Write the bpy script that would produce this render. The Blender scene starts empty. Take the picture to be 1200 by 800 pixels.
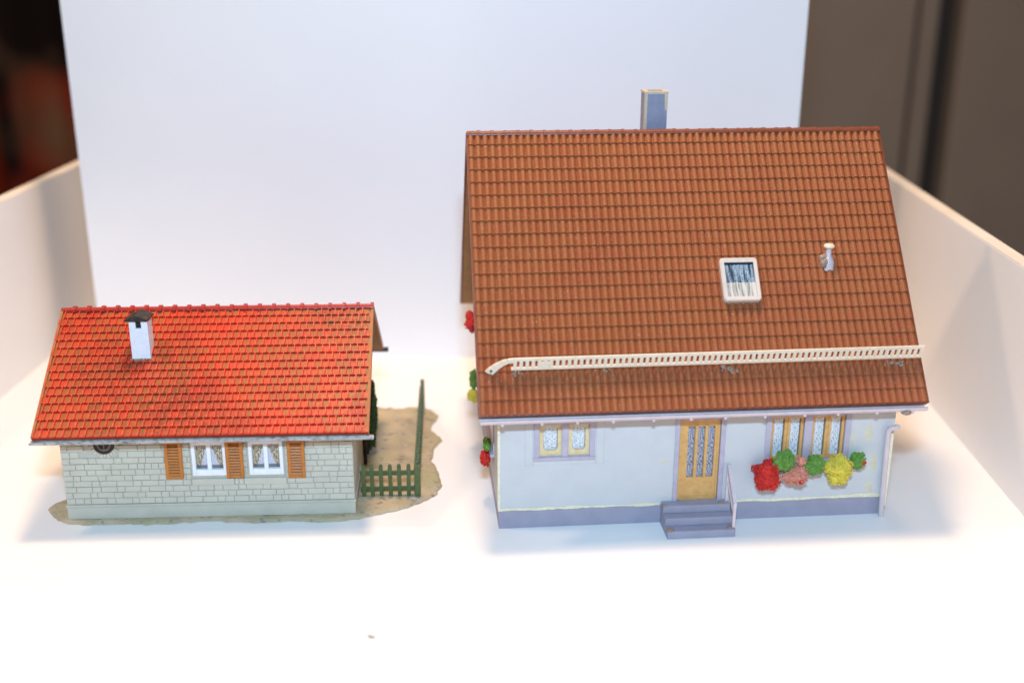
import bpy, math, random
from mathutils import Vector, Matrix, noise as mnoise
from math import sin, cos, pi, radians

# ------------------------------------------------------------------ scene, camera, world, light
scene = bpy.context.scene
COL = scene.collection
MM = 0.001

cam_data = bpy.data.cameras.new('camera')
cam = bpy.data.objects.new('camera', cam_data)
COL.objects.link(cam)
cr = Vector((0.99966317, 0.02580715, 0.00274549))
cu = Vector((-0.01100206, 0.32559378, 0.94544574))
cf = Vector((-0.02350535, 0.94515749, -0.32576804))
M = Matrix(((cr.x, cu.x, -cf.x, 0.0), (cr.y, cu.y, -cf.y, 0.0), (cr.z, cu.z, -cf.z, 0.15907), (0, 0, 0, 1)))
cam.matrix_world = M
cam_data.sensor_width = 36.0
cam_data.lens = 36.0 * 1345.09 / 1200.0
cam_data.clip_start = 0.01
cam_data.clip_end = 30.0
cam_data.dof.use_dof = True
cam_data.dof.focus_distance = 0.338
cam_data.dof.aperture_fstop = 7.0
scene.camera = cam

world = bpy.data.worlds.new('World')
scene.world = world
world.use_nodes = True
world.node_tree.nodes['Background'].inputs[0].default_value = (1.0, 0.90, 0.80, 1)
world.node_tree.nodes['Background'].inputs[1].default_value = 0.09


def area(name, loc, target, sx, sy, power, color):
    l = bpy.data.lights.new(name, 'AREA')
    l.shape = 'ELLIPSE'
    l.size = sx
    l.size_y = sy
    l.energy = power
    l.color = color
    o = bpy.data.objects.new(name, l)
    COL.objects.link(o)
    o.location = loc
    o.rotation_euler = (Vector(target) - Vector(loc)).to_track_quat('-Z', 'Y').to_euler()
    return o


# the camera's own flash (cool), the lamp above the box and two lamps beside it (warm)
area('flash', (0.0, -0.01, 0.25), (-0.01, 0.37, 0.05), 0.045, 0.02, 1.75, (0.46, 0.72, 1.0))
area('ceiling_lamp', (-0.042, 0.408, 0.60), (-0.042, 0.36, 0.0), 0.10, 0.10, 3.1, (1.0, 0.685, 0.44))
area('lamp_beside_box', (-0.348, 0.295, 0.535), (0.06, 0.34, 0.02), 0.06, 0.06, 1.0, (1.0, 0.69, 0.45))
area('lamp_over_end', (0.13, 0.36, 0.50), (0.02, 0.34, 0.0), 0.08, 0.08, 0.35, (1.0, 0.69, 0.45))

scene.view_settings.view_transform = 'Standard'
scene.view_settings.look = 'None'
scene.view_settings.exposure = 0.0
scene.view_settings.gamma = 1.0
scene.view_settings.use_curve_mapping = False
scene.cycles.use_denoising = True
scene.cycles.max_bounces = 8

rng = random.Random(7)


# ------------------------------------------------------------------ materials
def new_mat(name):
    m = bpy.data.materials.new(name)
    m.use_nodes = True
    nt = m.node_tree
    b = nt.nodes['Principled BSDF']
    return m, nt, b


def N(nt, kind, **kw):
    n = nt.nodes.new(kind)
    for k, v in kw.items():
        setattr(n, k, v)
    return n


def L(nt, a, b):
    nt.links.new(a, b)


def mixc(nt, fac, a, b, blend='MIX'):
    n = nt.nodes.new('ShaderNodeMix')
    n.data_type = 'RGBA'
    n.blend_type = blend
    for s, v in ((n.inputs[0], fac), (n.inputs[6], a), (n.inputs[7], b)):
        if isinstance(v, bpy.types.NodeSocket):
            nt.links.new(v, s)
        elif isinstance(v, (tuple, list)):
            s.default_value = (*v[:3], 1)
        else:
            s.default_value = v
    return n.outputs[2]


def math_n(nt, op, a, b=0.0, c=None, clamp=False):
    n = nt.nodes.new('ShaderNodeMath')
    n.operation = op
    n.use_clamp = clamp
    for i, v in enumerate((a, b, c)):
        if v is None:
            continue
        if isinstance(v, bpy.types.NodeSocket):
            nt.links.new(v, n.inputs[i])
        else:
            n.inputs[i].default_value = v
    return n.outputs[0]


def noise_fac(nt, scale, lo=0.4, hi=0.6, detail=3, vec=None, stretch=None):
    t = nt.nodes.new('ShaderNodeTexNoise')
    t.inputs['Scale'].default_value = scale
    t.inputs['Detail'].default_value = detail
    if vec is None:
        vec = nt.nodes.new('ShaderNodeTexCoord').outputs['Object']
    if stretch:
        mp = nt.nodes.new('ShaderNodeMapping')
        mp.inputs['Scale'].default_value = stretch
        nt.links.new(vec, mp.inputs[0])
        vec = mp.outputs[0]
    nt.links.new(vec, t.inputs['Vector'])
    r = nt.nodes.new('ShaderNodeMapRange')
    r.inputs[1].default_value = lo
    r.inputs[2].default_value = hi
    nt.links.new(t.outputs[0], r.inputs[0])
    return r.outputs[0]


def bump(nt, b, height, strength=0.3, dist=0.0002):
    n = nt.nodes.new('ShaderNodeBump')
    n.inputs['Strength'].default_value = strength
    n.inputs['Distance'].default_value = dist
    nt.links.new(height, n.inputs['Height'])
    nt.links.new(n.outputs[0], b.inputs['Normal'])


def plain(name, col, col2=None, rough=0.5, scale=400.0, lo=0.35, hi=0.7, bumps=0.25, bscale=1500.0, spec=0.4, world_pos=True):
    m, nt, b = new_mat(name)
    vec = nt.nodes.new('ShaderNodeNewGeometry').outputs['Position'] if world_pos else None
    col2 = col2 or tuple(c * 0.88 for c in col)
    f = noise_fac(nt, scale, lo, hi, 4, vec)
    L(nt, mixc(nt, f, col, col2), b.inputs['Base Color'])
    b.inputs['Roughness'].default_value = rough
    b.inputs['Specular IOR Level'].default_value = spec
    if bumps:
        bump(nt, b, noise_fac(nt, bscale, 0.2, 0.8, 3, vec), bumps)
    return m


MAT = {}
MAT['laminate'] = plain('white_laminate', (0.80, 0.775, 0.755), (0.79, 0.763, 0.742), 0.42, 25, bumps=0.04, bscale=700)
MAT['board'] = plain('white_board', (0.87, 0.87, 0.875), (0.855, 0.855, 0.865), 0.5, 18, bumps=0.03, bscale=500)
MAT['edge'] = plain('panel_edge', (0.80, 0.76, 0.70), (0.74, 0.69, 0.62), 0.55, 60)
MAT['render_wall'] = plain('painted_wall', (0.55, 0.53, 0.515), (0.52, 0.50, 0.49), 0.65, 160, bumps=0.2, bscale=2600)
MAT['cream_edge'] = plain('cream_paint', (0.78, 0.70, 0.50), (0.66, 0.58, 0.40), 0.5, 900)
MAT['tan_edge'] = plain('worn_tan_edge', (0.58, 0.46, 0.32), (0.48, 0.38, 0.28), 0.5, 900)
MAT['smear'] = plain('old_glue_on_wall', (0.62, 0.55, 0.36), (0.54, 0.50, 0.40), 0.5, 700)
MAT['plinth'] = plain('slate_blue_plastic', (0.32, 0.295, 0.36), (0.285, 0.265, 0.325), 0.5, 250, bumps=0.15)
MAT['lilac'] = plain('lilac_grey_plastic', (0.46, 0.40, 0.46), (0.40, 0.35, 0.41), 0.45, 500)
MAT['gutter_pink'] = plain('pale_pink_plastic', (0.64, 0.52, 0.515), (0.57, 0.465, 0.48), 0.4, 300)
MAT['cream_plastic'] = plain('cream_plastic', (0.77, 0.645, 0.50), (0.70, 0.57, 0.41), 0.45, 500)
MAT['skylight_frame'] = plain('skylight_frame', (0.62, 0.53, 0.46), (0.57, 0.48, 0.41), 0.45, 500)
MAT['wood'] = plain('light_wood', (0.66, 0.365, 0.125), (0.58, 0.295, 0.09), 0.5, 700)
MAT['wood_pale'] = plain('pale_wood', (0.70, 0.58, 0.33), (0.66, 0.46, 0.25), 0.5, 900)
MAT['wood_soffit'] = plain('brown_soffit', (0.38, 0.19, 0.065), (0.29, 0.14, 0.05), 0.6, 300)
MAT['brick'] = plain('grey_green_stone', (0.53, 0.50, 0.40), (0.48, 0.45, 0.365), 0.6, 220, bumps=0.25, bscale=2500)
MAT['joint'] = plain('dark_joint', (0.44, 0.415, 0.335), (0.48, 0.45, 0.365), 0.8, 500)
MAT['stone_base'] = plain('grey_stone_base', (0.50, 0.475, 0.385), (0.455, 0.43, 0.35), 0.6, 180)
MAT['shutter'] = plain('orange_brown_shutter', (0.50, 0.17, 0.025), (0.42, 0.13, 0.02), 0.45, 500)
MAT['shutter_gap_shade'] = plain('shaded_shutter_backing', (0.20, 0.06, 0.012), None, 0.6)  # shutter brown darkened: shade in the slat gaps put into the colour
MAT['white_plastic'] = plain('white_plastic', (0.78, 0.78, 0.80), (0.72, 0.72, 0.75), 0.4, 500)
MAT['silver'] = plain('worn_silver_paint', (0.42, 0.41, 0.40), (0.16, 0.14, 0.13), 0.42, 600, 0.45, 0.7)
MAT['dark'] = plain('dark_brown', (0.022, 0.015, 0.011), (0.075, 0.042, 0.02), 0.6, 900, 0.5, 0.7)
MAT['black'] = plain('black_plastic', (0.012, 0.011, 0.011), None, 0.5)
MAT['verge_orange'] = plain('orange_verge', (0.42, 0.13, 0.035), (0.34, 0.09, 0.026), 0.5, 500)
MAT['fence'] = plain('green_fence_plastic', (0.09, 0.12, 0.04), (0.07, 0.095, 0.03), 0.5, 700)
MAT['ring_light'] = plain('ring_brown', (0.13, 0.10, 0.075), (0.22, 0.18, 0.14), 0.5, 900)
MAT['glue'] = plain('dried_glue', (0.36, 0.25, 0.19), (0.25, 0.15, 0.10), 0.3, 1500, bumps=0.6, bscale=3000)
MAT['chimney_grey'] = plain('chimney_grey_blue', (0.25, 0.25, 0.32), (0.21, 0.21, 0.28), 0.55, 400)
MAT['cupboard'] = plain('brown_grey_laminate', (0.30, 0.245, 0.205), (0.28, 0.228, 0.192), 0.5, 20, bumps=0)
MAT['cupboard_gap'] = plain('dark_cupboard_body', (0.05, 0.043, 0.04), None, 0.6, 20, bumps=0)
MAT['crumb'] = plain('crumb', (0.50, 0.33, 0.2), (0.16, 0.09, 0.05), 0.8, 3000)
MAT['red_blob'] = plain('red_flock', (0.62, 0.030, 0.018), (0.50, 0.02, 0.014), 0.8, 900)
MAT['pink_blob'] = plain('salmon_flock', (0.66, 0.27, 0.18), (0.58, 0.20, 0.13), 0.8, 900)
MAT['yellow_blob'] = plain('yellow_flock', (0.72, 0.58, 0.075), (0.62, 0.47, 0.05), 0.8, 900)
MAT['green_blob'] = plain('green_flock', (0.16, 0.32, 0.055), (0.11, 0.235, 0.04), 0.8, 900)
MAT['green_dark'] = plain('dark_green_flock', (0.055, 0.085, 0.02), (0.03, 0.055, 0.012), 0.85, 900)


def tile_material(name, lo, hi, centre_lo, centre_hi, dust, rough, smear=None):
    """plastic roof tile: tint per tile, own colour on the weathered face, dust specks"""
    m, nt, b = new_mat(name)
    pos = nt.nodes.new('ShaderNodeNewGeometry').outputs['Position']
    oi = nt.nodes.new('ShaderNodeObjectInfo')
    at = N(nt, 'ShaderNodeAttribute', attribute_name='tint')
    tint = math_n(nt, 'FRACT', math_n(nt, 'ADD', oi.outputs['Random'], at.outputs['Fac']))
    ctr = N(nt, 'ShaderNodeAttribute', attribute_name='ctr').outputs['Fac']
    base = mixc(nt, noise_fac(nt, 60, 0.35, 0.65, 3, pos), lo, hi)
    face = mixc(nt, tint, centre_lo, centre_hi)
    big = noise_fac(nt, 45, 0.22, 0.50, 4, pos)
    amount = math_n(nt, 'MULTIPLY', ctr, math_n(nt, 'MULTIPLY', math_n(nt, 'ADD', math_n(nt, 'MULTIPLY', tint, 1.1), 0.35), big), clamp=True)
    col = mixc(nt, amount, base, face)
    if smear:
        col = mixc(nt, math_n(nt, 'MULTIPLY', noise_fac(nt, 55, 0.58, 0.72, 2, pos), 0.75), col, smear)
    if smear:
        gr = math_n(nt, 'MULTIPLY', noise_fac(nt, 32, 0.50, 0.68, 5, pos), noise_fac(nt, 700, 0.40, 0.6, 3, pos))
        col = mixc(nt, math_n(nt, 'MULTIPLY', gr, 0.65), col, (0.10, 0.040, 0.016))
    if dust:
        d = noise_fac(nt, 1900, 0.66, 0.76, 2, pos)
        d2 = noise_fac(nt, 70, 0.40, 0.65, 3, pos)
        col = mixc(nt, math_n(nt, 'MULTIPLY', math_n(nt, 'MULTIPLY', d, d2), dust), col, (0.62, 0.50, 0.40))
        g = noise_fac(nt, 900, 0.45, 0.7, 4, pos)
        col = mixc(nt, math_n(nt, 'MULTIPLY', g, 0.22), col, (0.26, 0.15, 0.07))
    L(nt, col, b.inputs['Base Color'])
    b.inputs['Roughness'].default_value = rough
    b.inputs['Specular IOR Level'].default_value = 0.4
    bump(nt, b, noise_fac(nt, 1600, 0.2, 0.8, 3, pos), 0.25)
    return m


MAT['tile_brown'] = tile_material('brown_roof_tile', (0.275, 0.066, 0.022), (0.245, 0.054, 0.019), (0.30, 0.098, 0.028), (0.26, 0.074, 0.022), 0.6, 0.5)
MAT['tile_red'] = tile_material('red_roof_tile', (0.58, 0.028, 0.010), (0.50, 0.020, 0.009), (0.44, 0.10, 0.026), (0.32, 0.082, 0.022), 0.0, 0.38, smear=(0.36, 0.012, 0.009))
MAT['ridge_red'] = plain('red_ridge', (0.40, 0.020, 0.012), (0.32, 0.015, 0.010), 0.38, 300)
MAT['ridge_brown'] = plain('brown_ridge', (0.21, 0.052, 0.022), (0.17, 0.040, 0.018), 0.42, 300)


def ground_material():
    m, nt, b = new_mat('earth_ground')
    pos = nt.nodes.new('ShaderNodeNewGeometry').outputs['Position']
    c = mixc(nt, noise_fac(nt, 150, 0.35, 0.65, 5, pos), (0.47, 0.37, 0.235), (0.36, 0.29, 0.185))
    c = mixc(nt, noise_fac(nt, 60, 0.52, 0.66, 3, pos), c, (0.38, 0.34, 0.19))
    c = mixc(nt, noise_fac(nt, 420, 0.58, 0.72, 3, pos), c, (0.20, 0.18, 0.14))
    c = mixc(nt, noise_fac(nt, 300, 0.62, 0.74, 2, pos), c, (0.40, 0.38, 0.32))
    L(nt, c, b.inputs['Base Color'])
    b.inputs['Roughness'].default_value = 0.8
    bump(nt, b, noise_fac(nt, 700, 0.2, 0.8, 5, pos), 0.7, 0.0005)
    return m


MAT['ground'] = ground_material()


def curtain_material(name, kind):
    """flat print seen in the model's windows; skylight also has a painted shadow line; UV runs over one pane"""
    m, nt, b = new_mat(name)
    uv = nt.nodes.new('ShaderNodeTexCoord').outputs['UV']
    obj = nt.nodes.new('ShaderNodeNewGeometry').outputs['Position']
    sep = nt.nodes.new('ShaderNodeSeparateXYZ')
    L(nt, uv, sep.inputs[0])
    u, v = sep.outputs[0], sep.outputs[1]
    if kind == 'lace':      # white lace with dark specks and vertical folds
        c = mixc(nt, noise_fac(nt, 7, 0.40, 0.60, 2, uv, (1.0, 0.25, 1)), (0.56, 0.57, 0.59), (0.74, 0.74, 0.74))
        c = mixc(nt, noise_fac(nt, 15, 0.52, 0.60, 2, uv, (1.0, 1.0, 1)), c, (0.27, 0.30, 0.31))
        fold = math_n(nt, 'ABSOLUTE', math_n(nt, 'SUBTRACT', u, 0.5))
        c = mixc(nt, math_n(nt, 'MULTIPLY', math_n(nt, 'GREATER_THAN', fold, 0.43), 0.8), c, (0.05, 0.06, 0.06))
    elif kind == 'stripe':  # long gathered curtain with dark parting
        c = mixc(nt, noise_fac(nt, 9, 0.45, 0.58, 2, uv, (1.0, 0.12, 1)), (0.70, 0.71, 0.73), (0.50, 0.54, 0.58))
        c = mixc(nt, noise_fac(nt, 13, 0.54, 0.62, 2, uv, (1.0, 1.0, 1)), c, (0.24, 0.28, 0.30))
        c = mixc(nt, math_n(nt, 'GREATER_THAN', u, 0.90), c, (0.12, 0.14, 0.13))
    elif kind == 'door':
        c = mixc(nt, noise_fac(nt, 12, 0.42, 0.58, 3, uv, (0.5, 1.6, 1)), (0.42, 0.42, 0.47), (0.10, 0.11, 0.15))
    elif kind == 'skylight':
        top = math_n(nt, 'GREATER_THAN', v, 0.42)
        folds = noise_fac(nt, 9, 0.42, 0.56, 2, uv, (1.0, 0.10, 1))
        speck = noise_fac(nt, 20, 0.45, 0.6, 3, uv)
        a = mixc(nt, folds, (0.035, 0.06, 0.085), (0.33, 0.42, 0.50))
        a = mixc(nt, math_n(nt, 'MULTIPLY', speck, 0.6), a, (0.02, 0.03, 0.045))
        lowc = mixc(nt, folds, (0.40, 0.36, 0.31), (0.60, 0.56, 0.50))
        lowc = mixc(nt, math_n(nt, 'MULTIPLY', noise_fac(nt, 16, 0.52, 0.62, 2, uv, (1.0, 0.15, 1)), 0.7), lowc, (0.12, 0.11, 0.10))
        c = mixc(nt, top, lowc, a)
        c = mixc(nt, math_n(nt, 'GREATER_THAN', v, 0.94), c, (0.01, 0.012, 0.015))  # shadow line under the frame's top edge, painted into the pane colour
    else:                   # tied-back patterned drapes: wide at the top, narrow below; kind 'drape_l' or 'drape_r'
        side = u if kind == 'drape_l' else math_n(nt, 'SUBTRACT', 1.0, u)
        edge = math_n(nt, 'ADD', math_n(nt, 'MULTIPLY', v, 0.75), 0.30)
        inside = math_n(nt, 'LESS_THAN', side, edge)
        d = mixc(nt, noise_fac(nt, 7, 0.42, 0.58, 3, uv), (0.42, 0.30, 0.15), (0.13, 0.10, 0.07))
        d = mixc(nt, noise_fac(nt, 9, 0.52, 0.62, 2, uv), d, (0.50, 0.47, 0.45))
        d = mixc(nt, noise_fac(nt, 5, 0.58, 0.66, 2, uv), d, (0.15, 0.22, 0.08))
        plain_c = mixc(nt, noise_fac(nt, 10, 0.4, 0.6, 2, uv), (0.55, 0.54, 0.60), (0.42, 0.42, 0.47))
        c = mixc(nt, inside, plain_c, d)
        c = mixc(nt, math_n(nt, 'MULTIPLY', math_n(nt, 'LESS_THAN', v, 0.14), 0.75), c, (0.06, 0.06, 0.065))
    L(nt, c, b.inputs['Base Color'])
    b.inputs['Roughness'].default_value = 0.3
    return m


for k in ('lace', 'stripe', 'door', 'skylight', 'drape_l', 'drape_r'):
    MAT[k] = curtain_material('print_' + k, k)


def curtain_red():
    m, nt, b = new_mat('dark_patterned_cloth')
    pos = nt.nodes.new('ShaderNodeNewGeometry').outputs['Position']
    c = mixc(nt, noise_fac(nt, 9, 0.42, 0.58, 2, pos), (0.010, 0.006, 0.006), (0.26, 0.026, 0.010))
    c = mixc(nt, noise_fac(nt, 7, 0.58, 0.68, 2, pos, (1, 1, 0.8)), c, (0.17, 0.09, 0.05))
    L(nt, c, b.inputs['Base Color'])
    b.inputs['Roughness'].default_value = 0.9
    b.inputs['Specular IOR Level'].default_value = 0.1
    return m


MAT['red_cloth'] = curtain_red()


# ------------------------------------------------------------------ mesh helpers (coordinates in millimetres)
class MB:
    def __init__(self):
        self.v, self.f, self.uv, self.ctr, self.tint = [], [], {}, {}, {}

    def quadf(self, pts, uvs=None):
        i = len(self.v)
        self.v += [tuple(p) for p in pts]
        self.f.append(tuple(range(i, i + len(pts))))
        if uvs:
            self.uv[len(self.f) - 1] = uvs

    def add(self, verts, faces):
        i = len(self.v)
        self.v += [tuple(p) for p in verts]
        self.f += [tuple(i + k for k in f) for f in faces]
        return i

    def box(self, x0, x1, y0, y1, z0, z1):
        self.add([(x0, y0, z0), (x1, y0, z0), (x1, y1, z0), (x0, y1, z0), (x0, y0, z1), (x1, y0, z1), (x1, y1, z1), (x0, y1, z1)],
                 [(0, 3, 2, 1), (4, 5, 6, 7), (0, 1, 5, 4), (1, 2, 6, 5), (2, 3, 7, 6), (3, 0, 4, 7)])

    def bev_box(self, x0, x1, y0, y1, z0, z1, b):
        """box with its front (low y) face bevelled all round"""
        self.add([(x0, y0 + b, z0), (x1, y0 + b, z0), (x1, y0 + b, z1), (x0, y0 + b, z1),
                  (x0 + b, y0, z0 + b), (x1 - b, y0, z0 + b), (x1 - b, y0, z1 - b), (x0 + b, y0, z1 - b),
                  (x0, y1, z0), (x1, y1, z0), (x1, y1, z1), (x0, y1, z1)],
                 [(4, 5, 6, 7), (0, 1, 5, 4), (1, 2, 6, 5), (2, 3, 7, 6), (3, 0, 4, 7),
                  (8, 9, 1, 0), (9, 10, 2, 1), (10, 11, 3, 2), (11, 8, 0, 3), (11, 10, 9, 8)])

    def prism(self, poly, axis_pts):
        """poly: list of 3D points, extruded by vector axis_pts"""
        n = len(poly)
        a = [Vector(p) for p in poly]
        b = [p + Vector(axis_pts) for p in a]
        fs = [tuple(reversed(range(n))), tuple(range(n, 2 * n))]
        fs += [(i, (i + 1) % n, n + (i + 1) % n, n + i) for i in range(n)]
        self.add(a + b, fs)

    def tube(self, pts, r, seg=10, cap=True):
        pts = [Vector(p) for p in pts]
        rings = []
        for i, p in enumerate(pts):
            d = (pts[min(i + 1, len(pts) - 1)] - pts[max(i - 1, 0)]).normalized()
            up = Vector((0, 0, 1)) if abs(d.z) < 0.9 else Vector((0, 1, 0))
            a = d.cross(up).normalized()
            c = a.cross(d).normalized()
            rr = r[i] if isinstance(r, (list, tuple)) else r
            rings.append([p + a * rr * cos(2 * pi * k / seg) + c * rr * sin(2 * pi * k / seg) for k in range(seg)])
        i0 = len(self.v)
        for rg in rings:
            self.v += [tuple(q) for q in rg]
        for j in range(len(rings) - 1):
            for k in range(seg):
                k2 = (k + 1) % seg
                self.f.append((i0 + j * seg + k, i0 + j * seg + k2, i0 + (j + 1) * seg + k2, i0 + (j + 1) * seg + k))
        if cap:
            self.f.append(tuple(i0 + k for k in reversed(range(seg))))
            self.f.append(tuple(i0 + (len(rings) - 1) * seg + k for k in range(seg)))

    def lathe(self, prof, centre, seg=20):
        """prof: list of (r, z)"""
        c = Vector(centre)
        pts = [[c + Vector((r * cos(2 * pi * k / seg), r * sin(2 * pi * k / seg), z)) for k in range(seg)] for r, z in prof]
        i0 = len(self.v)
        for rg in pts:
            self.v += [tuple(q) for q in rg]
        for j in range(len(pts) - 1):
            for k in range(seg):
                k2 = (k + 1) % seg
                self.f.append((i0 + j * seg + k, i0 + j * seg + k2, i0 + (j + 1) * seg + k2, i0 + (j + 1) * seg + k))
        self.f.append(tuple(i0 + k for k in reversed(range(seg))))
        self.f.append(tuple(i0 + (len(pts) - 1) * seg + k for k in range(seg)))

    def mesh(self, name):
        me = bpy.data.meshes.new(name)
        me.from_pydata([(x * MM, y * MM, z * MM) for x, y, z in self.v], [], self.f)
        if self.uv:
            lay = me.uv_layers.new(name='UVMap')
            for fi, uvs in self.uv.items():
                for li, q in zip(me.polygons[fi].loop_indices, uvs):
                    lay.data[li].uv = q
        if self.ctr:
            a = me.attributes.new('ctr', 'FLOAT', 'POINT')
            for i, val in self.ctr.items():
                a.data[i].value = val
        if self.tint:
            a = me.attributes.new('tint', 'FLOAT', 'POINT')
            for i, val in self.tint.items():
                a.data[i].value = val
        me.update()
        return me

    def build(self, name, mat, parent=None, smooth=None):
        me = self.mesh(name)
        me.materials.append(MAT[mat] if isinstance(mat, str) else mat)
        if smooth is not None:
            me.shade_smooth()
            if smooth > 0:
                me.set_sharp_from_angle(angle=radians(smooth))
        return link(name, me, parent)


def link(name, data, parent=None):
    o = bpy.data.objects.new(name, data)
    COL.objects.link(o)
    if parent is not None:
        o.parent = parent
    return o


def tag(o, label=None, category=None, group=None, kind=None):
    if label:
        o['label'] = label
    if category:
        o['category'] = category
    if group:
        o['group'] = group
    if kind:
        o['kind'] = kind
    return o


def root(name, loc_mm, yaw):
    e = bpy.data.objects.new(name, None)
    e.empty_display_size = 0.01
    COL.objects.link(e)
    e.location = Vector(loc_mm) * MM
    e.rotation_euler = (0, 0, yaw)
    return e


def frame_rect(mb, u0, u1, z0, z1, w, v0, v1, bottom=None, top=None):
    bt = w if bottom is None else bottom
    tp = w if top is None else top
    mb.bev_box(u0, u0 + w, v0, v1, z0, z1, 0.12)
    mb.bev_box(u1 - w, u1, v0, v1, z0, z1, 0.12)
    mb.bev_box(u0 + w, u1 - w, v0 + 0.03, v1, z0, z0 + bt, 0.10)
    if tp:
        mb.bev_box(u0 + w, u1 - w, v0 + 0.03, v1, z1 - tp, z1, 0.10)


def holed_wall(mb, u0, u1, z0, z1, holes, v0, v1):
    """front wall slab with rectangular openings (real reveals)"""
    us = sorted({u0, u1, *[h[0] for h in holes], *[h[1] for h in holes]})
    zs = sorted({z0, z1, *[h[2] for h in holes], *[h[3] for h in holes]})

    def solid(i, j):
        if i < 0 or j < 0 or i >= len(us) - 1 or j >= len(zs) - 1:
            return False
        cu_, cz_ = (us[i] + us[i + 1]) / 2, (zs[j] + zs[j + 1]) / 2
        return not any(h[0] < cu_ < h[1] and h[2] < cz_ < h[3] for h in holes)
    for i in range(len(us) - 1):
        for j in range(len(zs) - 1):
            if not solid(i, j):
                continue
            a, b, c, d = us[i], us[i + 1], zs[j], zs[j + 1]
            mb.quadf([(a, v0, c), (b, v0, c), (b, v0, d), (a, v0, d)])
            mb.quadf([(a, v1, d), (b, v1, d), (b, v1, c), (a, v1, c)])
            if not solid(i - 1, j):
                mb.quadf([(a, v1, c), (a, v0, c), (a, v0, d), (a, v1, d)])
            if not solid(i + 1, j):
                mb.quadf([(b, v0, c), (b, v1, c), (b, v1, d), (b, v0, d)])
            if not solid(i, j - 1):
                mb.quadf([(a, v1, c), (b, v1, c), (b, v0, c), (a, v0, c)])
            if not solid(i, j + 1):
                mb.quadf([(a, v0, d), (b, v0, d), (b, v1, d), (a, v1, d)])


def pane(u0, u1, z0, z1, v, mat, parent, name='pane'):
    mb = MB()
    mb.box(u0, u1, v + 0.02, v + 0.3, z0, z1)
    mb.quadf([(u0, v, z0), (u1, v, z0), (u1, v, z1), (u0, v, z1)], [(0, 0), (1, 0), (1, 1), (0, 1)])
    return mb.build(name, mat, parent)


# ------------------------------------------------------------------ the setting: white box floor and its two side walls
XL, XR, HW = -199.3, 144.0, 69.2
Y0, Y1 = 90.0, 535.0
m = MB()
m.box(XL - 5, XR + 5, Y0, Y1, -6, 0)
fl = m.build('floor', 'laminate')
tag(fl, kind='structure')
for nm, x0, x1 in (('wall_left', XL - 5, XL), ('wall_right', XR, XR + 5)):
    m = MB()
    m.box(x0, x1, Y0, Y1, 0.02, HW - 0.5)
    w = m.build(nm, 'laminate')
    tag(w, kind='structure')
    m = MB()
    m.box(x0 + 0.1, x1 - 0.1, Y0, Y1, HW - 0.5, HW)
    m.build('edge_banding', 'edge', w)

# free-standing white board across the box
m = MB()
m.box(-179.9, 97.6, 441.1, 444.6, 0.02, 212)
tag(m.build('backdrop_board', 'board'), 'tall white board standing upright across the box behind both model houses', 'board')

# cupboard behind the box
cb = root('cupboard', (0, 1000, -420), 0)
tag(cb, 'dark brown grey cupboard with tall flat doors standing behind the white box', 'cupboard')
m = MB()
m.box(60, 900, 22, 360, 0, 1300)
m.build('carcass', 'cupboard_gap', cb)
for x0, x1, y in ((60, 312.5, 0), (317, 333, 6), (351, 640, 0), (645, 900, 0)):
    m = MB()
    m.bev_box(x0, x1, y, 21.5, 5, 1295, 2)
    m.build('door' if x1 - x0 > 40 else 'stile', 'cupboard', cb)

# dark cloth hanging behind the other end of the box
m = MB()
nx, nz = 70, 4
for s in (0, 1):
    for i in range(nx + 1):
        for j in range(nz + 1):
            x = -760 + 560 * i / nx
            m.v.append((x, 900 + 18 * sin(i * 0.55) + 7 * sin(i * 1.37 + 1) + s * 4, -380 + 1000 * j / nz))
A = (nx + 1) * (nz + 1)
for i in range(nx):
    for j in range(nz):
        q = [i * (nz + 1) + j, (i + 1) * (nz + 1) + j, (i + 1) * (nz + 1) + j + 1, i * (nz + 1) + j + 1]
        m.f.append(tuple(q))
        m.f.append(tuple(A + k for k in reversed(q)))
m_c = m.build('curtain', 'red_cloth', smooth=0)
tag(m_c, 'almost black curtain with dull red and brown blotches beyond the white box', 'curtain')


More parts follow.
